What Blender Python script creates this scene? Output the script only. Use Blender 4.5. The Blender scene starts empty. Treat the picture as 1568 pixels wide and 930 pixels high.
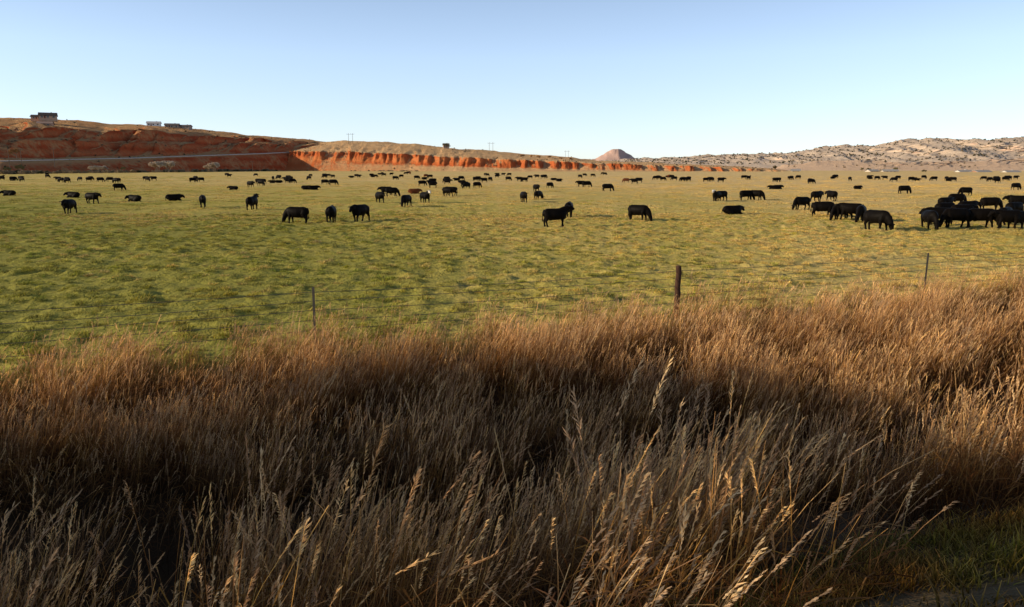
import bpy, bmesh, math, random
import numpy as np
from mathutils import Vector, noise, Matrix
random.seed(7); rng=np.random.default_rng(7)
scene=bpy.context.scene
R=math.radians
# ---------------------------------------------------------------- camera
F=1100.0; CW=784.0; CH=465.0; TH=math.atan(210/1100.0); CAMZ=4.3
cam_d=bpy.data.cameras.new("camera"); cam=bpy.data.objects.new("camera",cam_d)
scene.collection.objects.link(cam); scene.camera=cam
cam.location=(0,0,CAMZ); cam.rotation_euler=(math.pi/2-TH,0,0)
cam_d.sensor_width=36; cam_d.lens=F/1568*36; cam_d.clip_start=0.05; cam_d.clip_end=30000
scene.view_settings.view_transform='Standard'; scene.view_settings.look='None'
scene.view_settings.exposure=0
def bearing(px,py):
    u=(px-CW)/F; v=(CH-py)/F
    return u, math.cos(TH)+v*math.sin(TH), -math.sin(TH)+v*math.cos(TH)
def on_ground(px,py,z=0.0):
    a,b,c=bearing(px,py); t=(z-CAMZ)/c
    return a*t,b*t
def at_depth(px,py,Y):
    a,b,c=bearing(px,py); t=Y/b
    return a*t, CAMZ+c*t
# ---------------------------------------------------------------- light
SUN_EL=17.0; SUN_A=10.0
w=bpy.data.worlds.new("World"); scene.world=w; w.use_nodes=True
nt=w.node_tree; bg=nt.nodes['Background']
sky=nt.nodes.new('ShaderNodeTexSky'); sky.sky_type='NISHITA'; sky.sun_disc=False
sky.sun_elevation=R(SUN_EL); sky.sun_rotation=R(270-SUN_A)
sky.altitude=1500; sky.air_density=1.0; sky.dust_density=0.6; sky.ozone_density=1.0
def vmul(a,col):
    x=nt.nodes.new('ShaderNodeVectorMath'); x.operation='MULTIPLY'; nt.links.new(a,x.inputs[0])
    if isinstance(col,tuple): x.inputs[1].default_value=col
    else: nt.links.new(col,x.inputs[1])
    return x.outputs[0]
g_=nt.nodes.new('ShaderNodeGamma'); nt.links.new(vmul(sky.outputs[0],(.15,.15,.15)),g_.inputs[0]); g_.inputs[1].default_value=.56
# the sky deepens towards the zenith
tcw=nt.nodes.new('ShaderNodeTexCoord'); sxw=nt.nodes.new('ShaderNodeSeparateXYZ'); nt.links.new(tcw.outputs['Generated'],sxw.inputs[0])
mrw=nt.nodes.new('ShaderNodeMapRange'); nt.links.new(sxw.outputs[2],mrw.inputs[0])
for i_,v_ in enumerate((.14,.55,1.0,.24)): mrw.inputs[i_+1].default_value=v_
sk=vmul(vmul(g_.outputs[0],(.97/.15,1.07/.15,1.27/.15)),mrw.outputs[0])
nt.links.new(sk,bg.inputs[0]); bg.inputs[1].default_value=0.15
sd=bpy.data.lights.new("sun",'SUN'); sd.energy=5.0; sd.angle=R(0.5); sd.color=(1.0,0.82,0.56)
so=bpy.data.objects.new("sun",sd); scene.collection.objects.link(so)
ldir=Vector((math.cos(R(SUN_A))*math.cos(R(SUN_EL)),math.sin(R(SUN_A))*math.cos(R(SUN_EL)),-math.sin(R(SUN_EL))))
so.rotation_euler=ldir.to_track_quat('-Z','Y').to_euler(); so.location=(-50,-10,40)
# ---------------------------------------------------------------- helpers
def new_mat(name):
    m=bpy.data.materials.new(name); m.use_nodes=True
    n=m.node_tree; n.nodes.clear()
    o=n.nodes.new('ShaderNodeOutputMaterial'); return m,n,o
class NB:
    def __init__(s,n): s.n=n
    def node(s,t,**k):
        x=s.n.nodes.new(t)
        for a,b in k.items(): setattr(x,a,b)
        return x
    def link(s,a,b): s.n.links.new(a,b)
    def put(s,v,sock):
        if isinstance(v,bpy.types.NodeSocket): s.link(v,sock)
        else: sock.default_value=v
    def math(s,op,a,b=0.0,c=None,clamp=False):
        x=s.node('ShaderNodeMath',operation=op,use_clamp=clamp); s.put(a,x.inputs[0]); s.put(b,x.inputs[1])
        if c is not None: s.put(c,x.inputs[2])
        return x.outputs[0]
    def mix(s,f,a,b,bt='MIX'):
        x=s.node('ShaderNodeMix',data_type='RGBA',blend_type=bt); s.put(f,x.inputs[0])
        s.put(a if isinstance(a,bpy.types.NodeSocket) else (*a,1),x.inputs[6]); s.put(b if isinstance(b,bpy.types.NodeSocket) else (*b,1),x.inputs[7]); return x.outputs[2]
    def noise(s,vec,scale,detail=4,rough=.55,dist=0):
        x=s.node('ShaderNodeTexNoise'); s.link(vec,x.inputs['Vector']); x.inputs['Scale'].default_value=scale
        x.inputs['Detail'].default_value=detail; x.inputs['Roughness'].default_value=rough; x.inputs['Distortion'].default_value=dist
        return x.outputs[0]
    def ramp(s,f,stops):
        x=s.node('ShaderNodeValToRGB'); s.put(f,x.inputs[0]); e=x.color_ramp.elements
        while len(e)<len(stops): e.new(0.5)
        for i,(p,c) in enumerate(stops):
            e[i].position=p; e[i].color=(*c,1) if len(c)==3 else c
        return x.outputs[0]
    def mapr(s,f,a,b,c=0.0,d=1.0):
        x=s.node('ShaderNodeMapRange'); s.put(f,x.inputs[0])
        for i,v in enumerate((a,b,c,d)): x.inputs[i+1].default_value=v
        return x.outputs[0]
    def pos(s): return s.node('ShaderNodeNewGeometry').outputs['Position']
    def bsdf(s,col,rough=.8,spec=.2,normal=None):
        x=s.node('ShaderNodeBsdfPrincipled'); s.put(col if isinstance(col,bpy.types.NodeSocket) else (*col,1),x.inputs['Base Color'])
        x.inputs['Roughness'].default_value=rough; x.inputs['Specular IOR Level'].default_value=spec
        if normal is not None: s.link(normal,x.inputs['Normal'])
        return x.outputs[0]
    def bump(s,h,strength,dist):
        x=s.node('ShaderNodeBump'); s.link(h,x.inputs['Height']); x.inputs['Strength'].default_value=strength; x.inputs['Distance'].default_value=dist
        return x.outputs[0]
def simple_mat(name,col,rough=.8,spec=.2,var=.25,scale=3.0):
    m,n,o=new_mat(name); b=NB(n)
    tc=b.node('ShaderNodeTexCoord').outputs['Object']
    f=b.noise(tc,scale,5)
    c=b.mix(f,tuple(x*(1-var) for x in col),tuple(min(1,x*(1+var)) for x in col))
    b.link(b.bsdf(c,rough,spec,b.bump(f,.3,.02)),o.inputs[0]); return m
def mesh_obj(name,verts,faces,mats=(),smooth=False,link=True,parent=None):
    me=bpy.data.meshes.new(name); me.from_pydata([tuple(v) for v in verts],[],[tuple(f) for f in faces]); me.update()
    for m in mats: me.materials.append(m)
    if smooth: me.polygons.foreach_set('use_smooth',[True]*len(me.polygons))
    ob=bpy.data.objects.new(name,me)
    if link: scene.collection.objects.link(ob)
    if parent: ob.parent=parent
    return ob
def empty(name,loc=(0,0,0),rz=0):
    e=bpy.data.objects.new(name,None); e.location=loc; e.rotation_euler=(0,0,rz); e.empty_display_size=.3
    scene.collection.objects.link(e); return e
# instancer ------------------------------------------------------
def instancer(name,pts,rots,scls,idx,coll):
    me=bpy.data.meshes.new(name); n=len(pts)
    me.vertices.add(n); me.vertices.foreach_set('co',np.asarray(pts,dtype=np.float32).ravel())
    a=me.attributes.new('rot','FLOAT_VECTOR','POINT'); a.data.foreach_set('vector',np.asarray(rots,dtype=np.float32).ravel())
    a=me.attributes.new('scl','FLOAT_VECTOR','POINT'); a.data.foreach_set('vector',np.asarray(scls,dtype=np.float32).ravel())
    a=me.attributes.new('idx','INT','POINT'); a.data.foreach_set('value',np.asarray(idx,dtype=np.int32))
    me.update()
    ob=bpy.data.objects.new(name,me); scene.collection.objects.link(ob)
    g=bpy.data.node_groups.new(name+"_nodes",'GeometryNodeTree')
    g.interface.new_socket('Geometry',in_out='INPUT',socket_type='NodeSocketGeometry')
    g.interface.new_socket('Geometry',in_out='OUTPUT',socket_type='NodeSocketGeometry')
    gi=g.nodes.new('NodeGroupInput'); go=g.nodes.new('NodeGroupOutput')
    ci=g.nodes.new('GeometryNodeCollectionInfo'); ci.inputs[0].default_value=coll
    ci.inputs['Separate Children'].default_value=True; ci.inputs['Reset Children'].default_value=True
    ip=g.nodes.new('GeometryNodeInstanceOnPoints'); ip.inputs['Pick Instance'].default_value=True
    def na(nm,t):
        x=g.nodes.new('GeometryNodeInputNamedAttribute'); x.data_type=t; x.inputs[0].default_value=nm
        return x.outputs[0]
    L=g.links.new
    L(gi.outputs[0],ip.inputs['Points']); L(ci.outputs[0],ip.inputs['Instance'])
    L(na('idx','INT'),ip.inputs['Instance Index']); L(na('rot','FLOAT_VECTOR'),ip.inputs['Rotation']); L(na('scl','FLOAT_VECTOR'),ip.inputs['Scale'])
    L(ip.outputs[0],go.inputs[0])
    md=ob.modifiers.new('scatter','NODES'); md.node_group=g
    return ob
# ---------------------------------------------------------------- terrain
TN=(-0.347,0.938)      # unit normal of the road / fence line
def S_of(x,y): return TN[0]*x+TN[1]*y
PS=[-400,-40,-22,-14,-9.2,-8.8,-1.4,-1.0,1.4,2.1,6.9,8.4,11.2,13.5,16,20000]
PZ=[-1,-.5,1.0,2.45,2.66,2.7,2.7,2.66,2.58,2.35,-.25,-.45,-.35,-.1,0,0]
def lump(x,y):
    a=noise.noise(Vector((x*1.15,y*1.5,2)))+.6*noise.noise(Vector((x*2.7,y*3.1,6)))+.45*noise.noise(Vector((x*.3,y*.35,9)))
    return max(0.0,a+.12)
def terr(x,y):
    s=S_of(x,y); z=float(np.interp(s,PS,PZ))
    if 1.8<s<15:
        z+=0.10*noise.noise(Vector((x*.5,y*.5,0)))*min(1,(s-1.8))
    elif s>=15 and s<230:
        k=min(1,(s-15)/2.5)*min(1,max(0,(150-s)/110))
        z+=0.05*noise.noise(Vector((x*.35,y*.35,3)))+k*.17*lump(x,y)
    elif s>-1 and s<=1.8: z+=0.02*noise.noise(Vector((x*2,y*2,1)))
    return z
def axis(lo,hi,segs,growth=1.25):
    a=[]
    for (p,q,st) in segs: a+=list(np.arange(p,q-1e-6,st))
    a.append(segs[-1][1]); st=segs[-1][2]; v=segs[-1][1]
    while v<hi: st*=growth; v+=st; a.append(v)
    st=segs[0][2]; v=segs[0][0]
    while v>lo: st*=growth; v-=st; a.insert(0,v)
    return a
ss=axis(-3000,12000,[(-12,14,.4),(14,52,.17),(52,100,.4),(100,190,1.0)])
ts=axis(-9000,9000,[(-70,-24,.6),(-24,44,.19),(44,90,.6)])
gv=[];gf=[]
for s in ss:
    for t in ts:
        x=t*TN[1]+s*TN[0]; y=-t*TN[0]+s*TN[1]
        gv.append((x,y,terr(x,y)))
nt_=len(ts)
for i in range(len(ss)-1):
    for j in range(nt_-1):
        a=i*nt_+j; gf.append((a,a+1,a+nt_+1,a+nt_))
m,n,o=new_mat("pasture_ground"); b=NB(n); P=b.pos()
sep=b.node('ShaderNodeSeparateXYZ'); b.link(P,sep.inputs[0]); X,Y=sep.outputs[0],sep.outputs[1]
s_=b.math('ADD',b.math('MULTIPLY',X,TN[0]),b.math('MULTIPLY',Y,TN[1]))
n1=b.noise(P,.035,4,.6); n2=b.noise(P,.8,5,.65); n3=b.noise(P,5,4,.7); n4=b.noise(P,.18,5,.65)
rightness=b.mapr(b.math('DIVIDE',X,b.math('MAXIMUM',Y,10)),-.6,.45)
tan=b.math('ADD',b.math('MULTIPLY',rightness,.6),b.math('MULTIPLY',b.math('SUBTRACT',n1,.5),1.2))
tan=b.math('ADD',tan,b.math('MULTIPLY',b.math('SUBTRACT',n2,.5),.7))
tan=b.math('ADD',tan,b.math('MULTIPLY',b.math('SUBTRACT',n4,.5),.6))
tan=b.math('ADD',tan,b.mapr(Y,22,200,-.16,.55),clamp=True)
fc=b.ramp(tan,[(0,(.36,.34,.07)),(.35,(.62,.50,.13)),(1,(.95,.67,.30))])
fc=b.mix(b.mapr(n3,.35,.65,.0,.4),fc,(.22,.18,.055))
xt=b.math('ADD',X,b.math('MULTIPLY',Y,.028)); wob=b.math('MULTIPLY',b.math('SUBTRACT',n1,.5),1.5); xt=b.math('ADD',xt,wob)
dd=b.math('ABSOLUTE',b.math('SUBTRACT',b.math('ABSOLUTE',xt),.95)); tr=b.mapr(dd,.15,.5,.12,0)
fc=b.mix(tr,fc,(.8,.55,.25))
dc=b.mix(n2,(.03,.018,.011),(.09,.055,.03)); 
shc=b.mix(b.noise(P,3,6,.7),(.06,.05,.025),(.20,.14,.08))
shc=b.mix(b.mapr(s_,-1.4,-.5),b.mix(b.noise(P,40,2),(.14,.11,.09),(.24,.20,.17)),shc)
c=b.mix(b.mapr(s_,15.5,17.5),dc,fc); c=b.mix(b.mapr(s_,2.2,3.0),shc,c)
hh=b.math('ADD',b.math('MULTIPLY',b.noise(P,2.2,5,.7),.7),b.math('MULTIPLY',b.noise(P,.5,3),.6))
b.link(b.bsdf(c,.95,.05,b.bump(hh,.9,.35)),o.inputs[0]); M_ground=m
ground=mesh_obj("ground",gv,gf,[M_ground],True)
def strip(name,s0,s1,z,mat,t0=-600,t1=600):
    v=[]
    for s,t in ((s0,t0),(s1,t0),(s1,t1),(s0,t1)): v.append((t*TN[1]+s*TN[0],-t*TN[0]+s*TN[1],z))
    return mesh_obj(name,v,[(3,2,1,0)],[mat])
road=strip("road",-8.7,-1.5,2.712,simple_mat("asphalt",(.05,.05,.052),.85,.3,.3,20))
p1=strip("edge_line",-1.95,-1.83,2.717,simple_mat("white_line",(.7,.7,.68),.6)); p1.parent=road
p2=strip("centre_line",-5.16,-5.04,2.717,simple_mat("yellow_line",(.7,.5,.06),.6)); p2.parent=road
# ---------------------------------------------------------------- grass meshes
def grass_mat(name,stops,trans=.3,patch=((1,1,1),(.8,.75,.7)),pscale=.35):
    m,n,o=new_mat(name); b=NB(n)
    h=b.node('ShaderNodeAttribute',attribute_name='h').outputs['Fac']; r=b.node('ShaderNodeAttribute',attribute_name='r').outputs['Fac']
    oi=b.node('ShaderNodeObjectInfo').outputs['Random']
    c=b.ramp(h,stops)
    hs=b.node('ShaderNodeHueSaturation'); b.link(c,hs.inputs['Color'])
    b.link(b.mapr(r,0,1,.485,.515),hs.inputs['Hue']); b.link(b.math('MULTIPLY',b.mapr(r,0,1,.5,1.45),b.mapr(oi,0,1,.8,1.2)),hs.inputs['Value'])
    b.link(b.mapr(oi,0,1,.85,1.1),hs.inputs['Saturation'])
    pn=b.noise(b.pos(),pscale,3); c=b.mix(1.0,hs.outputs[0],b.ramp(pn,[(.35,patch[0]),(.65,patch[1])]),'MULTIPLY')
    d=b.node('ShaderNodeBsdfDiffuse'); b.link(c,d.inputs[0]); d=d.outputs[0]
    if trans<=0: b.link(d,o.inputs[0]); return m
    t=b.node('ShaderNodeBsdfTranslucent'); b.link(c,t.inputs[0])
    ms=b.node('ShaderNodeMixShader'); ms.inputs[0].default_value=trans; b.link(d,ms.inputs[1]); b.link(t.outputs[0],ms.inputs[2])
    b.link(ms.outputs[0],o.inputs[0]); return m
class Ribs:
    def __init__(s): s.v=[];s.f=[];s.h=[];s.r=[]
    def rib(s,pts,ws,side,hs,r):
        k=len(s.v)
        for p,w_,h in zip(pts,ws,hs):
            s.v.append(p-side*w_*.5); s.v.append(p+side*w_*.5); s.h+= [h,h]; s.r+=[r,r]
        for i in range(len(pts)-1):
            a=k+2*i; s.f.append((a,a+1,a+3,a+2))
    def leafq(s,p,d,w_,l,side,h,r):
        k=len(s.v)
        s.v+= [p,p+d*l*.45+side*w_*.5,p+d*l,p+d*l*.45-side*w_*.5]; s.h+=[h]*4; s.r+=[r]*4; s.f.append((k,k+1,k+2,k+3))
    def obj(s,name,mat,coll):
        me=bpy.data.meshes.new(name); me.from_pydata([tuple(v) for v in s.v],[],s.f); me.update(); me.materials.append(mat)
        for nm,d in (('h',s.h),('r',s.r)):
            a=me.attributes.new(nm,'FLOAT','POINT'); a.data.foreach_set('value',np.array(d,dtype=np.float32))
        ob=bpy.data.objects.new(name,me); coll.objects.link(ob); return ob
U=random.uniform
def hv(a): return Vector((math.cos(a),math.sin(a),0))
def tall_clump(nstem,nlit,H0,H1,rad,headp=.6,lean=(.05,.40),hb=1.0):
    g=Ribs()
    for _ in range(nstem):
        r=U(0,1); a=U(0,6.28); q=rad*math.sqrt(U(0,1)); base=Vector((math.cos(a)*q,math.sin(a)*q,-.05))
        H=U(H0,H1); ld=hv(random.gauss(0,.8)); ln=U(*lean)*H; sd_=hv(U(0,3.14)); pw=U(1.2,2.2)
        P_=lambda t: base+ld*(ln*t**pw)+Vector((0,0,1))*(H*t*(1-.12*t*ln/H))
        ts_=[i/5 for i in range(6)]; w0=U(.003,.0056)
        g.rib([P_(t) for t in ts_],[w0*(1-.5*t) for t in ts_],sd_,[t*.85 for t in ts_],r)
        for _l in range(random.choice((1,1,2,2,3))):
            t0=U(.08,.65); p0=P_(t0); da=hv(U(0,6.28) if U(0,1)<.4 else random.gauss(0,.8)); L=U(.15,.38); up=U(.5,1.5); sdl=Vector((-da.y,da.x,0)); 
            pts=[p0+da*(L*k)+Vector((0,0,1))*(L*(up*k-1.1*up*k*k*U(.6,1.2))) for k in (0,.35,.7,1)]
            wl=U(.004,.009); g.rib(pts,[wl*.7,wl,wl*.7,wl*.1],(sdl+Vector((0,0,U(-.7,.7)))).normalized(),[t0*.8+.1]*4,U(0,1))
        if U(0,1)<headp:
            hl=U(.12,.22)*hb; nq=int(hl*130)
            for k in range(nq):
                t=1-(k/nq)*hl/H; p=P_(t); f_=k/nq; sp=.006+.022*math.sin(math.pi*min(1,f_*.9+.12))
                da=hv(U(0,6.28)); d=(da*sp*14*U(.3,1)*hb+Vector((0,0,.5))+ld*.45).normalized()
                g.leafq(p,d,U(.005,.010),U(.018,.038)*hb*(1 if f_<.8 else .6),hv(U(0,6.28)),U(.93,1),r)
    for _ in range(nlit):
        a=U(0,6.28); q=rad*1.2*math.sqrt(U(0,1)); base=Vector((math.cos(a)*q,math.sin(a)*q,-.03)); da=hv(random.gauss(0,1.3)); L=U(.25,.6); el=U(.5,1.4)
        pts=[base+da*(L*math.cos(el)*k)+Vector((0,0,1))*(L*math.sin(el)*k*(1-.45*k)) for k in (0,.4,1)]
        g.rib(pts,[.007,.008,.001],Vector((-da.y,da.x,U(-.5,.5))).normalized(),[0,.15,.4],U(0,1))
    return g
M_tall=grass_mat("dry_tall_grass",[(0,(.03,.017,.009)),(.3,(.13,.064,.027)),(.6,(.46,.25,.098)),(.85,(.84,.53,.24)),(.93,(.80,.54,.29)),(1,(.84,.61,.37))],.30,((1.1,1.03,.95),(.80,.68,.56)),.45)  # red-brown roots; lower stops darkened further, painting in shade between stems
C_tall=bpy.data.collections.new("tall_grass_clumps")
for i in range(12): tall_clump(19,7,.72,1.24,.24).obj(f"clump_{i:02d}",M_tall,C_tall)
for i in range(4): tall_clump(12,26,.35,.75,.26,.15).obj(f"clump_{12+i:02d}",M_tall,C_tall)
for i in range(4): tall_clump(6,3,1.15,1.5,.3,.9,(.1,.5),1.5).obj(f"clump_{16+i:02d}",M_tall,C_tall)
pts=[];rots=[];scl=[];idx=[]
def to_xy(s,t): return t*TN[1]+s*TN[0], -t*TN[0]+s*TN[1]
cnt=0
while cnt<4500:
    s=U(1.7,18.6); t=U(-22,42) ; x,y=to_xy(s,t)
    if y<-1 or abs(x)>.85*y+3.5: continue
    edge=1.8+.3*noise.noise(Vector((t*.8,0,0)))+min(1,max(0,(x-.6)/.6))*.6
    if s<edge: continue
    if s>15.2 and U(0,1)<(s-15.0)*.36: continue
    if math.hypot(x,y)<1.9: continue
    nz=noise.noise(Vector((x*.55,y*.55,5)))+.5*noise.noise(Vector((x*1.5,y*1.5,8)))
    if nz<-.12 and U(0,1)<.8: continue
    if s<9.5 and U(0,1)<.42+.5*(nz<.05): continue
    hs=.92+.32*nz+U(-.14,.14)
    if s<3.0: hs*=.75
    if s>14: hs*=.85
    pts.append((x,y,terr(x,y))); rots.append((U(-.10,.10),U(-.10,.14),random.gauss(0.05,.6))); scl.append((U(.9,1.2),U(.9,1.2),hs)); 
    q=U(0,1); idx.append(random.randrange(12) if q<.72 else (12+random.randrange(4) if q<.90 else 16+random.randrange(4))); cnt+=1
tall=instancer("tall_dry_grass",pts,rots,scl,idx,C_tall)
# pasture tufts
def tuft(nb,rad,h0,h1,wd):
    g=Ribs()
    for _ in range(nb):
        a=U(0,6.28); q=rad*math.sqrt(U(0,1)); base=Vector((math.cos(a)*q,math.sin(a)*q,-.02)); da=hv(U(0,6.28)); H=U(h0,h1)*(1-.55*(q/rad)**2); ln=H*U(.2,1.1)
        pts_=[base+da*(ln*k*k)+Vector((0,0,H*k*(1-.2*k))) for k in (0,.5,1)]
        g.rib(pts_,[wd,wd*.8,wd*.15],Vector((-da.y,da.x,0)),[0,.5,1],U(0,1))
    return g
M_past=grass_mat("pasture_grass",[(0,(.13,.125,.03)),(.5,(.38,.35,.075)),(1,(.68,.56,.17))],0,((.62,.78,.6),(1.15,1.0,.9)),.16)
M_pastd=grass_mat("pasture_grass_dry",[(0,(.34,.24,.08)),(.5,(.72,.51,.18)),(1,(.92,.65,.28))],0,((.8,.82,.7),(1.08,1.0,.95)),.08)
C_p=bpy.data.collections.new("pasture_tufts")
for i in range(5): tuft(60,.22,.08,.18,.012).obj(f"tuft_{i:02d}",M_past,C_p)
for i in range(5): tuft(60,.22,.08,.18,.012).obj(f"tuft_{5+i:02d}",M_pastd,C_p)
for i in range(4): tuft(70,.75,.06,.14,.035).obj(f"tuft_{10+i:02d}",M_past,C_p)
for i in range(4): tuft(70,.75,.06,.14,.035).obj(f"tuft_{14+i:02d}",M_pastd,C_p)
pts=[];rots=[];scl=[];idx=[]
def dryness(x,y):
    r=(x/max(y,10)+.6)/1.05
    return r*.6+.55*noise.noise(Vector((x*.045,y*.045,1)))+.3*noise.noise(Vector((x*.3,y*.3,7)))+min(.5,max(-.15,(y-40)/150))
def addt(x,y,far,sc):
    d=dryness(x,y)+U(-.3,.3); dry=d>.36
    pts.append((x,y,terr(x,y))); rots.append((0,0,U(0,6.28))); scl.append((sc*U(.8,1.2),sc*U(.8,1.2),sc*U(.75,1.25)))
    k=(10+random.randrange(4) if far else random.randrange(5))
    idx.append(k+(4 if far else 5) if dry else k)
n_=0
while n_<14000:
    y=math.sqrt(U(12**2,66**2)); x=U(-.8,.8)*y
    s=S_of(x,y)
    if s<16.2: continue
    nz=lump(x,y)
    if nz<.08 and U(0,1)<.85: continue
    addt(x,y,False,.6+.7*nz); n_+=1
for _ in range(10000):
    y=U(58,330) if U(0,1)<.5 else U(58,180); x=U(-.8,.8)*y
    if noise.noise(Vector((x*.25,y*.25,2)))<-.1 and U(0,1)<.6: continue
    addt(x,y,True,U(.8,1.2)*(1+min(.9,y/350)))
past=instancer("pasture_grass",pts,rots,scl,idx,C_p)
M_sh=grass_mat("verge_grass",[(0,(.06,.05,.018)),(.5,(.22,.18,.045)),(1,(.56,.40,.16))],.3,((.8,1,.7),(1.4,.85,.6)),.9)
C_s=bpy.data.collections.new("verge_tufts")
for i in range(5): tuft(60,.16,.04,.14,.006).obj(f"vtuft_{i:02d}",M_sh,C_s)
pts=[];rots=[];scl=[];idx=[]
for _ in range(4200):
    s=U(.0,3.4); t=U(-5,10); x,y=to_xy(s,t)
    if noise.noise(Vector((x*1.2,y*1.2,4)))<-.25: continue
    pts.append((x,y,terr(x,y))); rots.append((0,0,U(0,6.28))); q=U(.6,1.5); scl.append((q,q,q)); idx.append(random.randrange(5))
verge=instancer("verge_grass",pts,rots,scl,idx,C_s)
# ---------------------------------------------------------------- tubes
def loft(rings,nseg=14,cap=True):
    V=[];Fc=[]; C=[Vector(r[:3]) for r in rings]
    for i,r in enumerate(rings):
        t=(C[min(i+1,len(C)-1)]-C[max(i-1,0)]).normalized()
        sidev=Vector((0,1,0)) if abs(t.y)<.85 else Vector((1,0,0))
        sidev=(sidev-t*sidev.dot(t)).normalized(); up=sidev.cross(t)
        for k in range(nseg):
            a=2*math.pi*k/nseg; V.append(C[i]+sidev*(math.cos(a)*r[3])+up*(math.sin(a)*r[4]))
    for i in range(len(rings)-1):
        for k in range(nseg):
            a=i*nseg+k; b_=i*nseg+(k+1)%nseg; Fc.append((a,b_,b_+nseg,a+nseg))
    if cap:
        Fc.append(tuple(range(nseg-1,-1,-1))); q=(len(rings)-1)*nseg; Fc.append(tuple(range(q,q+nseg)))
    return V,Fc
def join(parts):
    V=[];Fc=[]
    for v,f in parts:
        k=len(V); V+=v; Fc+=[tuple(i+k for i in q) for q in f]
    return V,Fc
# ---------------------------------------------------------------- cattle
def cow_mesh(name,pose='graze',voxel=.028,mats=(),walk=0.0,turn=0.0):
    lie=(pose=='lie'); dz=-.46 if lie else 0
    tr=[(-.86,1.10,.12,.13),(-.82,1.06,.25,.24),(-.68,.99,.31,.335),(-.4,.93,.34,.385),(-.1,.89,.39,.425),(.2,.895,.375,.42),(.46,.93,.33,.40),(.66,.95,.27,.36),(.78,.95,.18,.26),(.84,.94,.09,.14)]
    parts=[loft([(x,0,z+dz,a,b_) for x,z,a,b_ in tr],18)]
    neck={'graze':[(.40,1.02,.22,.31),(.64,.98,.20,.31),(.85,.80,.17,.26),(.99,.60,.14,.20),(1.05,.48,.125,.15)],
          'up':[(.36,1.02,.22,.31),(.60,1.12,.20,.32),(.80,1.25,.165,.265),(.94,1.37,.14,.19),(1.0,1.43,.12,.14)],
          'mid':[(.36,1.0,.22,.31),(.64,1.05,.20,.31),(.86,1.07,.165,.26),(1.0,1.10,.14,.19),(1.06,1.12,.12,.14)]}
    head={'graze':((1.04,.50),(.30,-.95)),'up':((.98,1.45),(.88,-.47)),'mid':((1.03,1.16),(.72,-.69))}
    kk='mid' if lie else pose
    nk=[(x,0,z+dz,a,b_) for x,z,a,b_ in neck[kk]]
    (hx,hz),(ux,uz)=head[kk]; ul=math.hypot(ux,uz); ux/=ul; uz/=ul
    prof=[(-.05,.08,.08),(.0,.125,.135),(.07,.145,.16),(.16,.135,.155),(.25,.108,.135),(.33,.095,.112),(.41,.10,.10),(.455,.085,.078),(.475,.045,.035)]
    hd=[(hx+ux*d,0,hz+uz*d+dz,a,b_) for d,a,b_ in prof]
    piv=.55
    def tw(p):
        if p[0]<piv: return Vector(p[:3])
        k=min(1,(p[0]-piv)/.5)*turn; dx=p[0]-piv
        return Vector((piv+dx*math.cos(k)-p[1]*math.sin(k), dx*math.sin(k)+p[1]*math.cos(k), p[2]))
    for rg,ns in ((nk,16),(hd,16)):
        V,Fc=loft(rg,ns); parts.append(([tw(v) for v in V],Fc))
    nx,nz=-uz,ux
    bx,bz=hx+ux*.03+nx*.06, hz+uz*.03+nz*.06+dz
    for sg in (1,-1):
        e=[(bx,sg*.08,bz,.045,.034),(bx-.02,sg*.18,bz+.0,.07,.032),(bx-.03,sg*.27,bz-.025,.06,.03),(bx-.03,sg*.34,bz-.05,.024,.02)]
        V,Fc=loft(e,8); parts.append(([tw(v) for v in V],Fc))
    if not lie:
        parts.append(loft([(.48,0,.72,.17,.20),(.64,0,.66,.14,.17),(.78,0,.71,.08,.10)],12))
        for sg in (1,-1):
            w1=walk*sg
            parts.append(loft([(.54,sg*.18,1.0,.13,.21),(.50,sg*.21,.74,.125,.17),(.52+w1*.4,sg*.20,.55,.09,.115),(.54+w1*.8,sg*.19,.385,.075,.083),(.54+w1,sg*.19,.27,.057,.064),(.54+w1*1.2,sg*.19,.12,.06,.068),(.57+w1*1.25,sg*.19,.045,.07,.08),(.58+w1*1.25,sg*.19,0,.074,.086)],10))
            w2=-walk*sg
            parts.append(loft([(-.62,sg*.18,1.06,.15,.26),(-.56,sg*.22,.80,.155,.25),(-.60+w2*.3,sg*.22,.63,.115,.175),(-.68+w2*.5,sg*.21,.50,.08,.11),(-.725+w2*.7,sg*.205,.41,.068,.086),(-.70+w2*.9,sg*.20,.27,.056,.066),(-.68+w2*1.1,sg*.20,.12,.06,.068),(-.65+w2*1.15,sg*.20,.045,.07,.08),(-.64+w2*1.15,sg*.20,0,.074,.086)],10))
        parts.append(loft([(-.78,0,1.20,.06,.08),(-.88,0,1.12,.04,.045),(-.93,.0,.9,.03,.03),(-.93,.02,.62,.03,.03),(-.92,.02,.5,.05,.05),(-.91,.02,.37,.034,.034)],8))
        parts.append(loft([(-.45,0,.60,.12,.12),(-.36,0,.53,.14,.10),(-.2,0,.56,.12,.09)],10))
    else:
        for sg in (1,-1):
            parts.append(loft([(.5,sg*.2,.42,.11,.18),(.68,sg*.25,.20,.09,.11),(.88,sg*.25,.09,.065,.07),(.68,sg*.27,.06,.055,.055),(.5,sg*.28,.06,.055,.055)],10))
            parts.append(loft([(-.58,sg*.2,.50,.16,.26),(-.32,sg*.32,.28,.13,.2),(-.12,sg*.37,.14,.09,.11),(-.35,sg*.39,.08,.065,.065),(-.55,sg*.39,.07,.06,.06)],10))
        parts.append(loft([(-.80,0,.74,.05,.05),(-.93,.05,.5,.035,.035),(-.95,.12,.2,.035,.035),(-.90,.2,.06,.04,.04)],8))
    V,Fc=join(parts)
    ob=mesh_obj(name+"_tmp",V,Fc,())
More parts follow.
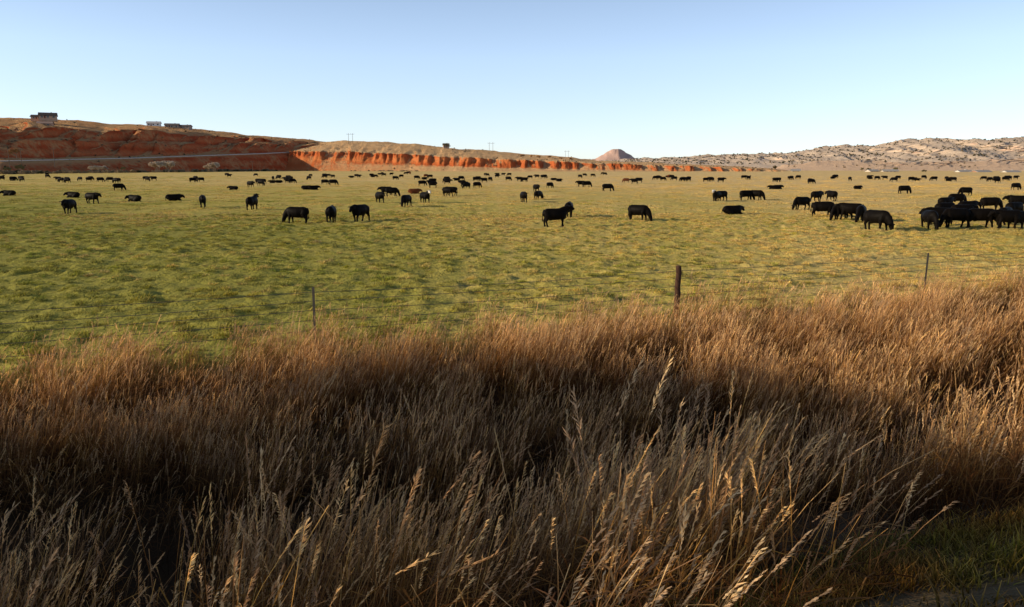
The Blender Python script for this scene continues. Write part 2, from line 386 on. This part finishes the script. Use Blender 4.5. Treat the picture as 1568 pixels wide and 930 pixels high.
    r=ob.modifiers.new('r','REMESH'); r.mode='VOXEL'; r.voxel_size=voxel
    sm=ob.modifiers.new('s','SMOOTH'); sm.factor=.5; sm.iterations=3
    dg=bpy.context.evaluated_depsgraph_get(); me=bpy.data.meshes.new_from_object(ob.evaluated_get(dg))
    bpy.data.objects.remove(ob); me.name=name; me.materials.clear()
    for m_ in mats: me.materials.append(m_)
    me.polygons.foreach_set('use_smooth',[True]*len(me.polygons)); me.update()
    return me
def hide_mat(name,col,white=False):
    m,n,o=new_mat(name); b=NB(n); oc=b.node('ShaderNodeTexCoord').outputs['Object']
    f=b.noise(oc,7,5,.6); c=b.mix(f,tuple(x*.6 for x in col),tuple(x*1.5 for x in col))
    sp=b.node('ShaderNodeSeparateXYZ'); b.link(oc,sp.inputs[0])
    c=b.mix(b.mapr(sp.outputs[2],.02,.07,1,0),c,(.05,.04,.03))
    if white:
        k=b.math('GREATER_THAN',b.math('ADD',sp.outputs[0],b.math('MULTIPLY',f,.1)),1.08); c=b.mix(k,c,(.7,.65,.58))
    b.link(b.bsdf(c,.55,.05,b.bump(b.noise(oc,45,3),.4,.01)),o.inputs[0]); return m
M_blk=hide_mat("black_hide",(.0055,.0042,.0035)); M_brn=hide_mat("red_brown_hide",(.13,.04,.015)); M_wf=hide_mat("black_hide_white_face",(.0055,.0042,.0035),True)
near={}
for k,(p,wk,tn) in {'graze':('graze',.06,.15),'graze2':('graze',-.1,-.35),'up':('up',.05,.0),'upturn':('up',-.04,.9),'mid':('mid',.12,.1),'lie':('lie',0,.4)}.items():
    near[k]=cow_mesh("cow_"+k,p,.026,[M_blk],wk,tn)
far={}
for k,(p,wk,tn) in {'graze':('graze',.08,.1),'graze2':('graze',-.1,-.3),'up':('up',.05,.3),'mid':('mid',.1,0),'lie':('lie',0,.3)}.items():
    far[k]=cow_mesh("cow_far_"+k,p,.05,[M_blk],wk,tn)
far['upturn']=far['up']
wf=near['up'].copy(); wf.materials.clear(); wf.materials.append(M_wf)
bl=far['lie'].copy(); bl.materials.clear(); bl.materials.append(M_brn)
bs=far['graze'].copy(); bs.materials.clear(); bs.materials.append(M_brn)
def cow(px,py,pose,hd,sc=1.0,me=None):
    x,y=on_ground(px,py); 
    me=me or (near if y<130 else far)[pose]
    ob=bpy.data.objects.new("black_cow" if me.materials[0]!=M_brn else "brown_cow",me); scene.collection.objects.link(ob)
    ob.location=(x,y,terr(x,y)-.03); ob.rotation_euler=(0,0,R(hd)); q=sc; ob.scale=(q,q*U(.95,1.08),q)
    return ob
# heading: 0 = facing right, 180 = left, 90 = away, -90 = toward
herd=[(456,342,'graze',172,1),(508,341,'mid',95,1),(552,339,'mid',-115,1.05),(850,348,'up',8,1.0),(871,333,'mid',80,1),(977,338,'graze',-40,1),
(1121,329,'lie',10,1),(1104,308,'graze',-150,1),(1142,307,'graze2',15,1),(1157,307,'graze',-40,1),(1227,322,'graze',-160,1),(1250,309,'mid',30,1),(1273,308,'mid',100,1),(1259,332,'graze2',-20,1.02),
(1289,338,'graze',-165,1),(1302,339,'mid',150,1),(1317,341,'graze2',-120,1),(1341,353,'graze',-70,1.08),
(1422,351,'graze',-100,1),(1436,346,'mid',170,1),(1462,350,'graze',185,1.05),(1480,332,'mid',10,1),(1500,350,'graze2',-15,1.05),(1515,323,'graze',-10,1),(1542,352,'mid',175,1.02),(1562,352,'graze',10,1),(1556,318,'mid',160,1),(1552,333,'graze',20,1),(1447,322,'mid',20,1),(1464,315,'graze',0,1),(1478,300,'graze',180,1),(1472,338,'mid',0,1),(1590,345,'mid',0,1),(1446,336,'graze',10,1),
(107,328,'mid',-85,1),(142,312,'mid',-20,1),(182,292,'graze',20,1),(113,303,'lie',170,1),(15,300,'lie',180,1),(207,309,'lie',160,1),(266,308,'lie',20,1),(311,318,'mid',-70,1),(387,322,'up',85,1.05),
(582,311,'mid',-60,1),(600,301,'graze',0,1),(592,299,'mid',180,1),(622,317,'graze',-110,1),(686,301,'mid',-30,1),(691,300,'mid',190,1),(802,310,'mid',-80,1),(824,306,'graze2',60,.9),(821,294,'mid',-70,1),(930,293,'graze',0,1),(898,287,'graze',10,1),(890,286,'mid',190,1),(842,288,'graze',40,.9),
(469,291,'lie',0,1),(480,291,'lie',20,1),(358,291,'lie',180,.9),(384,287,'mid',-30,1),(1190,290,'lie',0,1),(1184,290,'lie',170,.9),(1313,290,'lie',10,.9),(1384,297,'graze',0,1),(1555,291,'graze',10,1),(1537,345,'graze',40,1)]
for h in herd: cow(*h)
cow(651,311,'up',-55,1,wf); cow(634,297,'lie',10,1,bl); cow(1097,309,'up',-130,.95,wf)
clusters=[(30,278,4),(110,277,5),(145,279,4),(182,279,2),(232,278,3),(290,279,4),(345,271,4),(415,281,8),(440,275,7),(500,272,6),(510,283,2),(555,272,6),(600,268,8),(640,273,6),(650,286,2),(690,280,5),(712,276,5),(716,288,3),(740,279,2),(765,271,6),(805,279,4),(828,273,4),(850,276,2),(900,271,3),(925,268,3),(970,281,3),(1020,275,7),(1052,276,6),(1092,279,4),(1150,276,3),(1190,278,2),(1217,275,3),(1245,281,2),(1290,275,4),(1340,276,3),(1372,277,4),(1402,275,3),(1440,277,4),(1520,279,5),(1550,276,4),(65,270,2),(5,276,2),(1600,278,4),(-20,285,3)]
for cx,cy,k in clusters:
    for j in range(k):
        px=cx+random.gauss(0,2+k*2.1); py=cy+random.gauss(0,1.3)
        if py<266: py=266.5
        p=random.choices(['graze','graze2','mid','up','lie'],[5,3,3,.6,1.2])[0]
        hd=random.choice([0,180,0,180,20,-20,160,200,U(0,360)])+U(-15,15)
        cow(px,py,p,hd,U(.92,1.05),bs if U(0,1)<.02 else None)
# ---------------------------------------------------------------- fence
def fence_xy(x): return x,19.0+.37*x
M_wood=simple_mat("weathered_wood",(.075,.04,.028),.9,.1,.5,9); M_steel=simple_mat("rusty_steel",(.10,.085,.07),.6,.4,.5,12); M_wire=simple_mat("fence_wire",(.10,.09,.08),.5,.3,.3,5)
fence=empty("barbed_wire_fence",(0,19,0))
fo=Vector((0,19,0))
posts=[(-32.5,'T'),(-23.8,'T'),(-14.3,'T'),(-4.85,'T'),(4.85,'W'),(14.1,'T'),(23.5,'T'),(33,'W'),(42,'T'),(51,'T'),(60,'W')]
for i,(px_,k) in enumerate(posts):
    x,y=fence_xy(px_); z=0.0
    if k=='W':
        rg=[(x+.012*math.sin(j*2.1)+.02*j/8,y,z-.2+j*.205,.09*(1-.012*j)+.006*math.sin(j*1.7),.09*(1-.012*j)) for j in range(9)]
        rg.append((rg[-1][0],y,rg[-1][2]+.02,.05,.05)); V,Fc=loft(rg,12)
        ob=mesh_obj(f"wood_post_{i}",[v-fo for v in V],Fc,[M_wood],False,True,fence)
    else:
        V=[];Fc=[]; T=[(-.025,-.004),(.025,-.004),(.025,.004),(.004,.004),(.004,.034),(-.004,.034),(-.004,.004),(-.025,.004)]
        lx=U(-.02,.03)
        for zz in (-.2,1.42):
            for a,c_ in T: V.append(Vector((x+a*1.2+lx*(zz>0),y+c_*1.2,z+zz)))
        for q in range(8): Fc.append((q,(q+1)%8,8+(q+1)%8,8+q))
        Fc.append(tuple(range(8,16)))
        ob=mesh_obj(f"steel_post_{i}",[v-fo for v in V],Fc,[M_steel],False,True,fence)
wv=[]
for hgt in (.35,.6,.85,1.08,1.3):
    rings=[]
    for (a,_),(c_,_) in zip(posts[:-1],posts[1:]):
        for j in range(10):
            f_=j/10; x=a+(c_-a)*f_; xx,yy=fence_xy(x); rings.append((xx,yy-.03,hgt-.05*math.sin(math.pi*f_)*(1+.6*math.sin(a+hgt*9)),.0066,.0066))
    wv.append(loft(rings,5,False))
    for q in range(0,700):
        x=-24+q*.13
        if x>26: break
        xx,yy=fence_xy(x); zz=float(np.interp(xx,[r[0] for r in rings],[r[2] for r in rings]))
        wv.append(loft([(xx-.01,yy-.03,zz-.02,.003,.003),(xx+.01,yy-.03,zz+.02,.003,.003)],3,False))
V,Fc=join(wv); mesh_obj("wire_strands",[v-fo for v in V],Fc,[M_wire],False,True,fence)
# ---------------------------------------------------------------- hills
def ip(px,pts): return float(np.interp(px,[p[0] for p in pts],[p[1] for p in pts]))
def fbm(v,o_=4):
    return noise.fractal(v,1.0,2.0,o_)
def hill(name,Yb,contours,px0,px1,n,mat,seed=0,gs=18.0):
    V=[];Fc=[];cols=np.linspace(px0,px1,n); nr=None
    for px in cols:
        yb=ip(px,Yb); knots=[]
        for c_ in contours:
            Y_=yb+c_['dY']
            if 'P' in c_: X_,Z_=at_depth(px,ip(px,c_['P']),Y_)
            else: X_=at_depth(px,255,Y_)[0]; Z_=c_['Z']
            knots.append((X_,Y_,Z_,c_.get('g',0),c_.get('nz',0),c_.get('rows',1)))
        col=[]
        for a,b_ in zip(knots[:-1],knots[1:]):
            for j in range(a[5]):
                f_=j/a[5]; col.append(tuple(a[k]+(b_[k]-a[k])*f_ for k in range(5)))
        col.append(knots[-1][:5])
        for (x,y,z,g,nz) in col:
            w_=1-abs(fbm(Vector((x/gs,seed,y/(gs*6))),4))*2.2
            w2=fbm(Vector((x/(gs*.35),seed+5,z/(gs*.6))),3)
            yy=y-g*(w_-.3)-g*.35*w2
            zz=z+nz*fbm(Vector((x/30,yy/30,seed+2)),4)
            V.append((x,yy,zz))
        nr=len(col)
    for i in range(n-1):
        for j in range(nr-1):
            a=i*nr+j; Fc.append((a,a+nr,a+nr+1,a+1))
    return mesh_obj(name,V,Fc,[mat],True)
def rock_mat(name,rock,rock2,top,top2,lo=.45,hi=.75,band=.35,patch=0.0):
    m,n,o=new_mat(name); b=NB(n); P=b.pos(); g=b.node('ShaderNodeNewGeometry')
    sx=b.node('ShaderNodeSeparateXYZ'); b.link(g.outputs['Normal'],sx.inputs[0])
    sp_=b.node('ShaderNodeSeparateXYZ'); b.link(P,sp_.inputs[0])
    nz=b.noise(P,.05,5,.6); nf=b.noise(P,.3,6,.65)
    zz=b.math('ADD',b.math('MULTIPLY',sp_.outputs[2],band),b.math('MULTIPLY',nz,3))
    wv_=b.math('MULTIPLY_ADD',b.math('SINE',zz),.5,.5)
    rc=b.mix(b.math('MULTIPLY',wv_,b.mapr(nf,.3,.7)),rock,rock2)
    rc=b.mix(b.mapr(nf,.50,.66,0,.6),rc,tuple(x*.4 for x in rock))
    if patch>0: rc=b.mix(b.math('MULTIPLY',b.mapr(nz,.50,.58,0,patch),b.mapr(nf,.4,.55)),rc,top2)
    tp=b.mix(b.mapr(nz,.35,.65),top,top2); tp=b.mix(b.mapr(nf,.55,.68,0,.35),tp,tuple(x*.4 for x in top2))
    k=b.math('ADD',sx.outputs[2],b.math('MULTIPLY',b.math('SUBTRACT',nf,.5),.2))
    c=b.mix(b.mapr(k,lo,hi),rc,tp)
    hh=b.math('ADD',nf,b.math('MULTIPLY',b.noise(P,.9,4,.6),.4))
    b.link(b.bsdf(c,.95,.05,b.bump(hh,.8,2.5)),o.inputs[0]); return m
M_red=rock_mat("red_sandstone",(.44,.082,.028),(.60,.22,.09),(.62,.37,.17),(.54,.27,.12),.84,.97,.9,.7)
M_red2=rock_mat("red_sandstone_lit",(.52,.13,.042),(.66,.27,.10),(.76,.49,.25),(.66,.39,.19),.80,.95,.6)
M_tan=rock_mat("tan_foothill",(.76,.52,.38),(.80,.58,.44),(.76,.60,.46),(.70,.54,.41),.5,.85,.1)
M_pink=rock_mat("pink_slope",(.80,.45,.28),(.82,.55,.38),(.84,.59,.40),(.78,.53,.35),.5,.9,.12)
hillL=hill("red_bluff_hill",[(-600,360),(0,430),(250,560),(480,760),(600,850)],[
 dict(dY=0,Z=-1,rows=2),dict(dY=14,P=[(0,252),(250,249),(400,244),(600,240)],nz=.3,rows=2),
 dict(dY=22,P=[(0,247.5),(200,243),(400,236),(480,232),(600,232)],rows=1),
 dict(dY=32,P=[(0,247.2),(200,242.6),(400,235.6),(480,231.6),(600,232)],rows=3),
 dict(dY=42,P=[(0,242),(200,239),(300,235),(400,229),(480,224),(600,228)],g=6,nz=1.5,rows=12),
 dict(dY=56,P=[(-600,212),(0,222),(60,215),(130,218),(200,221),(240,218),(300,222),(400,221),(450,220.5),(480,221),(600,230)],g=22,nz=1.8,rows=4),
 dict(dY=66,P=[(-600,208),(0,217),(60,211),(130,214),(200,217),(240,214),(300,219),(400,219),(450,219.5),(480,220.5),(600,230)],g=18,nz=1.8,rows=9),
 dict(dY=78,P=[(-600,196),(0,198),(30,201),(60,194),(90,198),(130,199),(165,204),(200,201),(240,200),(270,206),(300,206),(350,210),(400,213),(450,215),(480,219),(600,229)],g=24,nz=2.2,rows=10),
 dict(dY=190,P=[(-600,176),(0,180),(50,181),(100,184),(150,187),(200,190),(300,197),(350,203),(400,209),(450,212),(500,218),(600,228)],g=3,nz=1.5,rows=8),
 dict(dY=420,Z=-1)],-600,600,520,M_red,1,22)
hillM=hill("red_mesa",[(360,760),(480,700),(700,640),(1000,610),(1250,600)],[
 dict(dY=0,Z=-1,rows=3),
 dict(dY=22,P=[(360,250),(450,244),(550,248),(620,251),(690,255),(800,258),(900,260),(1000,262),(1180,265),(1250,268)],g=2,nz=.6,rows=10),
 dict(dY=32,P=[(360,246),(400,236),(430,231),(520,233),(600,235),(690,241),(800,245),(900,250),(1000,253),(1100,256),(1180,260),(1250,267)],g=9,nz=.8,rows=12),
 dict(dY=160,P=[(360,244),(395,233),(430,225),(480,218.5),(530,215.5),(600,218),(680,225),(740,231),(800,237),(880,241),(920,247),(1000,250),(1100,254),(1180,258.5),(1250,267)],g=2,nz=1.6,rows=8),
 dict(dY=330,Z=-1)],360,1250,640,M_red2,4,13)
hillR=hill("tan_foothills",[(820,1500),(1200,1300),(2300,1100)],[
 dict(dY=0,Z=-1,rows=4),
 dict(dY=120,P=[(820,254),(1000,252),(1200,252),(1568,250),(2300,248)],g=20,nz=2,rows=12),
 dict(dY=330,P=[(820,252),(975,247),(1100,243),(1200,241),(1300,236),(1400,230),(1568,228),(2300,222)],g=60,nz=5,rows=12),
 dict(dY=520,P=[(820,251),(930,247),(975,243.5),(1050,240),(1130,236),(1200,235),(1250,227),(1290,222),(1340,223),(1380,213),(1430,212),(1500,214),(1568,210),(2300,200)],g=20,nz=5,rows=6),
 dict(dY=1000,Z=-1)],820,2300,520,M_tan,9,70)
hillN=hill("low_pink_ridge",[(1160,760),(1400,720),(2300,640)],[
 dict(dY=0,Z=-1,rows=3),
 dict(dY=40,P=[(1160,263),(1210,259),(1300,258),(1400,259),(2300,256)],g=6,nz=.5,rows=8),
 dict(dY=170,P=[(1160,262.5),(1200,254),(1250,247),(1310,246),(1400,249),(1480,247),(1568,243),(2300,236)],g=18,nz=2,rows=8),
 dict(dY=380,Z=-1)],1160,2300,420,M_pink,13,30)
butte=hill("distant_butte",[(880,3000),(1010,3000)],[
 dict(dY=0,P=[(880,251),(1010,251)],rows=8),
 dict(dY=200,P=[(880,251),(912,243),(930,232),(936,229),(947,228),(953,230),(972,242),(1010,251)],g=20,nz=4,rows=6),
 dict(dY=500,Z=0)],880,1010,90,rock_mat("pink_butte_rock",(.70,.42,.34),(.74,.50,.42),(.68,.46,.38),(.66,.44,.36),.5,.9,.05),20,60)
M_rd=simple_mat("gravel_road",(.55,.48,.43),.9,.1,.15,.3)
rv=[];rf=[]
for i,px in enumerate(np.linspace(-500,470,120)):
    yb=ip(px,[(-600,360),(0,430),(250,560),(480,760),(600,850)])
    X1,Z1=at_depth(px,ip(px,[(0,247.5),(200,243),(400,236),(480,232),(600,232)]),yb+22); X2,Z2=at_depth(px,ip(px,[(0,247.2),(200,242.6),(400,235.6),(480,231.6),(600,232)]),yb+32)
    rv+=[(X1,yb+22,Z1-.6),(X1,yb+21.9,Z1+.5),(X2,yb+32,Z2+.5)]
    if i: k=3*i; rf+=[(k-3,k,k+1,k-2),(k-2,k+1,k+2,k-1)]
mesh_obj("hillside_road",rv,rf,[M_rd])
# scrub on hills
M_scr=simple_mat("juniper_foliage",(.05,.055,.03),.9,.1,.4,1.5); M_sage=simple_mat("sage_foliage",(.24,.18,.11),.9,.1,.4,1.5)
C_scr=bpy.data.collections.new("scrub_bushes")
def bush(name,mat,coll,seed,nleaf=160):
    g=[];f=[]
    cl=[(Vector((U(-.6,.6),U(-.6,.6),U(.3,.95))),U(.3,.55)) for _ in range(7)]
    for _ in range(nleaf):
        c_,r=random.choice(cl); d=Vector((random.gauss(0,1),random.gauss(0,1),random.gauss(0,1))).normalized(); p=c_+d*r*U(.6,1)
        if p.z<0: p.z*=-.5
        t=d.orthogonal().normalized(); t.rotate(Matrix.Rotation(U(0,6.28),3,d)); u_=(d+Vector((U(-1,1),U(-1,1),U(-1,1)))*.6).cross(t).normalized(); q=.14
        k=len(g); g+=[p-t*q-u_*q*.6,p+t*q-u_*q*.6,p+t*q*.7+u_*q,p-t*q*.7+u_*q]; f.append((k,k+1,k+2,k+3))
    V,Fc=loft([(0,0,-.3,.1,.1),(.03,0,.3,.07,.07),(0,.02,.7,.03,.03)],6); k=len(g); g+=V; f+=[tuple(i+k for i in q) for q in Fc]
    me=bpy.data.meshes.new(name); me.from_pydata([tuple(v) for v in g],[],f); me.materials.append(mat)
    ob=bpy.data.objects.new(name,me); coll.objects.link(ob)
for i in range(4): bush(f"scrub_{i}",M_scr,C_scr,i)
for i in range(4): bush(f"scrub_{4+i}",M_sage,C_scr,i)
pts=[];rots=[];scl=[];idx=[]
def scat(hill_ob,n,zmin,s0,s1,sage,cond=None):
    co=np.empty(len(hill_ob.data.vertices)*3); hill_ob.data.vertices.foreach_get('co',co); co=co.reshape(-1,3)
    polys=hill_ob.data.polygons; k=0;tries=0
    while k<n and tries<n*30:
        tries+=1; p=polys[random.randrange(len(polys))]; 
        if p.center.z<zmin or (cond and not cond(p)): continue
        vs=[Vector(co[i]) for i in p.vertices]; a,b_=U(0,1),U(0,1); q=(vs[0]*(1-a)+vs[1]*a)*(1-b_)+(vs[3]*(1-a)+vs[2]*a)*b_
        if noise.noise(q/60)<U(-.5,.1): continue
        s_=U(s0,s1); pts.append(q-Vector((0,0,.1*s_))); rots.append((0,0,U(0,6.28))); scl.append((s_,s_,s_*U(.8,1.2))); idx.append(random.randrange(4)+(4 if U(0,1)<sage else 0)); k+=1
scat(hillR,3400,8,1.1,2.5,.25)
scat(hillN,300,2,.6,1.2,.9)
scat(hillL,500,3,.3,1.0,.6,lambda p:abs(p.normal.z)>.75)
scat(hillM,350,1,.3,.9,.8,lambda p:abs(p.normal.z)>.8)
# brush along the foot of the bluff
for _ in range(620):
    px=U(-120,640); yb=ip(px,[(-600,360),(0,430),(250,560),(480,740),(640,650)])-U(1,38)
    x=at_depth(px,255,yb)[0]
    if noise.noise(Vector((x/22,yb/22,3)))<U(-.4,.15): continue
    s_=U(.6,1.9)*(1 if px<430 else .5); pts.append((x,yb,-.1)); rots.append((0,0,U(0,6.28))); scl.append((s_*1.3,s_*1.3,s_)); idx.append(random.randrange(4)+(4 if U(0,1)<.75 else 0))
scrub=instancer("hillside_scrub",pts,rots,scl,idx,C_scr)
# ---------------------------------------------------------------- bare trees / added shadow-casting trees
def tree_mesh(name,H,spread,depth=5,mat_b=None,mat_t=None,seed=1,tw=.02,leaf=0,trunks=1,leafsz=.12):
    rnd=random.Random(seed); parts=[];tips=[]
    def br(p,d,L,r,lv):
        q=p; rg=[(p.x,p.y,p.z,r,r)]
        for k in range(3):
            d=(d+Vector((rnd.uniform(-1,1),rnd.uniform(-1,1),rnd.uniform(-.4,.8)))*.17).normalized(); q=q+d*L/3; rr=r*(1-.14*(k+1)); rg.append((q.x,q.y,q.z,rr,rr))
        parts.append(loft(rg,6 if lv<2 else 3,lv==0))
        if lv>=depth: tips.append((q,d)); return
        for _ in range(rnd.choice((2,3,3)) ):
            ax=Vector((rnd.uniform(-1,1),rnd.uniform(-1,1),rnd.uniform(-.3,.5))); nd=(d+ax*spread).normalized()
            br(q,nd,L*rnd.uniform(.62,.85),r*.58,lv+1)
        if lv>=2: tips.append((q,d))
    for k in range(trunks):
        a=rnd.uniform(0,6.28); rr=rnd.uniform(0,.35*H*(trunks>1)); br(Vector((math.cos(a)*rr,math.sin(a)*rr,-.2)),Vector((rnd.uniform(-.3,.3),rnd.uniform(-.3,.3),1)).normalized(),H*.28,H*.022+.01,0)
    V,Fc=join(parts); nb=len(Fc)
    for p,d in tips:
        for _ in range(leaf):
            c_=p+Vector((rnd.gauss(0,1),rnd.gauss(0,1),rnd.gauss(0,1)))*H*.035; t=Vector((rnd.gauss(0,1),rnd.gauss(0,1),rnd.gauss(0,1))).normalized(); u_=t.orthogonal().normalized(); k=len(V)
            V+=[c_-t*leafsz,c_+u_*leafsz*.35,c_+t*leafsz,c_-u_*leafsz*.35]; Fc.append((k,k+1,k+2,k+3))
    me=bpy.data.meshes.new(name); me.from_pydata([tuple(v) for v in V],[],Fc); me.materials.append(mat_b); me.materials.append(mat_t)
    mi=[0]*nb+[1]*(len(Fc)-nb); me.polygons.foreach_set('material_index',mi); me.update(); return me
M_bark=simple_mat("grey_bark",(.22,.17,.13),.9,.1,.3,4); M_leafd=simple_mat("dead_leaves",(.36,.22,.10),.8,.1,.4,2); M_pale=simple_mat("pale_twigs",(.50,.40,.30),.8,.1,.3,2); M_olive=simple_mat("olive_leaves",(.18,.15,.07),.8,.1,.4,2); M_orange=simple_mat("autumn_leaves",(.4,.2,.08),.8,.1,.3,2)
t_pale=tree_mesh("t_pale",7,.75,4,M_bark,M_pale,3,leaf=9,trunks=5,leafsz=.35); t_ol=tree_mesh("t_ol",6,.7,4,M_bark,M_olive,5,leaf=8,trunks=3,leafsz=.35); t_or=tree_mesh("t_or",7,.6,4,M_bark,M_orange,8,leaf=8,trunks=2,leafsz=.35)
def put(me,name,px,py,Y=None,sc=1,z=None):
    if Y is None: x,Y=on_ground(px,py); zz=0
    else: x,zz=at_depth(px,py,Y)
    ob=bpy.data.objects.new(name,me); scene.collection.objects.link(ob); ob.location=(x,Y,zz); ob.rotation_euler=(0,0,U(0,6.28)); ob.scale=(sc*U(.9,1.1),sc,sc*U(.85,1.1)); return ob
for px,py,Y,sc in [(243,263,500,1.2),(258,263,505,1.3),(330,262.5,540,1.1),(320,262.5,545,.8),(150,264,430,.7),(160,264,435,.6),(142,264,428,.6)]:
    put(t_pale,"bare_shrub",px,py,Y,sc)
for px,py,Y,sc in [(682,226,760,.75),(688,227,765,.6),(1186,262,690,.9),(1330,264,640,.8),(1372,264,630,.8),(1415,266,600,.7),(1320,263,650,.6),(1350,265,640,.7),(30,265,405,.8),(10,265,400,.7),(190,263,470,.6)]:
    put(t_ol,"cottonwood_tree",px,py,Y,sc)
for px,py,Y,sc in [(802,243,720,.75),(812,243,720,.65),(826,244,720,.7),(843,244.5,715,.6),(858,246,715,.5),(872,247,710,.55),(25,243,452,1.0)]:
    put(t_or,"autumn_tree",px,py,Y,sc)
t_shadow=[tree_mesh(f"shadow_caster_{k}",5.2,.7,5,M_bark,M_leafd,30+k,leaf=4,trunks=4,leafsz=.16) for k in range(2)]
for k,(x,y,sc) in enumerate([(-18,2.0,1.7),(-16.5,3.2,1.8),(-18,4.4,1.8),(-17,5.2,1.6),(-21,4.6,1.9),(-22,2.4,1.9)]):  # out-of-view trees, added to throw shadow over the foreground grass
    ob=bpy.data.objects.new("unseen_shadow_tree",t_shadow[k%2]); scene.collection.objects.link(ob); ob.location=(x,y,terr(x,y)); ob.rotation_euler=(0,0,k*1.3); ob.scale=(sc*.85,sc*.8,sc)
# ---------------------------------------------------------------- houses
M_win=simple_mat("window_glass",(.03,.035,.04),.15,.6,.2,2)
def house(name,x,y,z,rz,wd,dp,h,rh,wallc,roofc,garage=True):
    e=empty(name,(x,y,z),rz); mw=simple_mat(name+"_siding",wallc,.8,.2,.12,2); mr=simple_mat(name+"_roof",roofc,.9,.1,.2,3)
    a,c_=wd/2,dp/2
    V=[(-a,-c_,-2),(a,-c_,-2),(a,c_,-2),(-a,c_,-2),(-a,-c_,h),(a,-c_,h),(a,c_,h),(-a,c_,h),(-a,0,h+rh),(a,0,h+rh)]
    mesh_obj("walls",V,[(0,1,5,4),(1,2,6,9,5),(2,3,7,6),(3,0,4,8,7),(0,3,2,1)],[mw],parent=e)
    o_=.6; k=rh/c_
    def slab(sg):
        p=[(-a-o_,sg*(c_+o_),h-o_*k+.05),(a+o_,sg*(c_+o_),h-o_*k+.05),(a+o_,0,h+rh+.05),(-a-o_,0,h+rh+.05)]; V_=p+[(q[0],q[1],q[2]+.25) for q in p]
        mesh_obj("roof_slab",V_,[(0,1,2,3),(7,6,5,4),(0,4,5,1),(1,5,6,2),(2,6,7,3),(3,7,4,0)],[mr],parent=e)
    slab(1);slab(-1)
    def box(nm,cx,cy,cz,sx,sy,sz,mt):
        V_=[(cx+i*sx/2,cy+j*sy/2,cz+l*sz/2) for l in (-1,1) for i,j in ((-1,-1),(1,-1),(1,1),(-1,1))]
        mesh_obj(nm,V_,[(3,2,1,0),(4,5,6,7),(0,1,5,4),(1,2,6,5),(2,3,7,6),(3,0,4,7)],[mt],parent=e)
    nw=max(2,int(wd/4))
    for i in range(nw):
        cx=-a+(i+.5)*wd/nw
        box("window",cx,-c_-.02,h*.55,1.5,.1,1.3,M_win)
    box("door",-a+wd/nw,-c_-.02,1.05,1,.12,2.1,simple_mat(name+"_door",(.15,.06,.04)))
    box("chimney",a*.4,c_*.3,h+rh+.1,.8,.8,1.2,mw)
    return e
def hh(name,px,py,Y,*a,**k):
    x,z=at_depth(px,py,Y); return house(name,x,Y,z,*a,**k)
hh("hilltop_house",74,182,598,.5,12,9,2.2,2.3,(.50,.34,.24),(.09,.075,.07))
hh("hilltop_garage",58,182.5,600,.3,8,7,1.6,1.5,(.48,.32,.23),(.09,.075,.07))
hh("hillside_house",70,194.5,575,.35,10,7,2.4,1.5,(.45,.27,.18),(.34,.24,.20))
hh("white_ranch_house",236,193.5,735,.3,12,8,2.8,1.6,(.8,.78,.74),(.55,.53,.52))
hh("long_ranch_house",264,196,750,.3,13,9,2.4,1.7,(.42,.32,.25),(.16,.14,.13))
hh("long_ranch_house",283,197,752,.0,12,8,2.2,1.2,(.34,.26,.21),(.14,.12,.12))
hh("mesa_house",683,226,780,.2,6,6,2.4,1.6,(.4,.3,.22),(.16,.13,.12),garage=False)
for px,py,Y,wd,c_ in [(1335,266,600,8,(.55,.5,.45)),(1362,266,590,11,(.5,.45,.4)),(1475,267,570,10,(.6,.58,.55)),(1502,267.5,560,12,(.35,.2,.14)),(1547,268,550,11,(.6,.57,.53)),(1218,265,640,7,(.5,.45,.4))]:
    hh("farm_building",px,py,Y,U(-.3,.3),wd,7,1.9,1.2,c_,(.35,.33,.32),garage=False)
# ---------------------------------------------------------------- power line poles
M_pole=simple_mat("pole_wood",(.13,.10,.08),.9,.1,.2,3)
def hframe(px,py,Y,H,two=True):
    x,z=at_depth(px,py,Y); e=empty("power_pole",(x,Y,z))
    xs=(-2.2,2.2) if two else (0,)
    for q in xs: 
        V,Fc=loft([(q,0,-4,.2,.2),(q,0,H,.14,.14)],8); mesh_obj("pole",V,Fc,[M_pole],parent=e)
    V,Fc=loft([(-4.2 if two else -1.4,0,H*.86,.11,.13),(4.2 if two else 1.4,0,H*.86,.11,.13)],6); mesh_obj("crossarm",V,Fc,[M_pole],parent=e)
    for q in (-3.8,0,3.8) if two else (-1.2,1.2):
        V,Fc=loft([(q,0,H*.86+.1,.08,.08),(q,0,H*.86+.8,.1,.1)],6); mesh_obj("insulator",V,Fc,[M_pole],parent=e)
hframe(537,217,800,9); hframe(752,233,900,12,True); hframe(868,242,1100,11)
for px,py,Y in [(33,247,440),(83,246,455),(387,262,560),(14,247,430)]: hframe(px,py,Y,8,False)
print("done",len(gv))
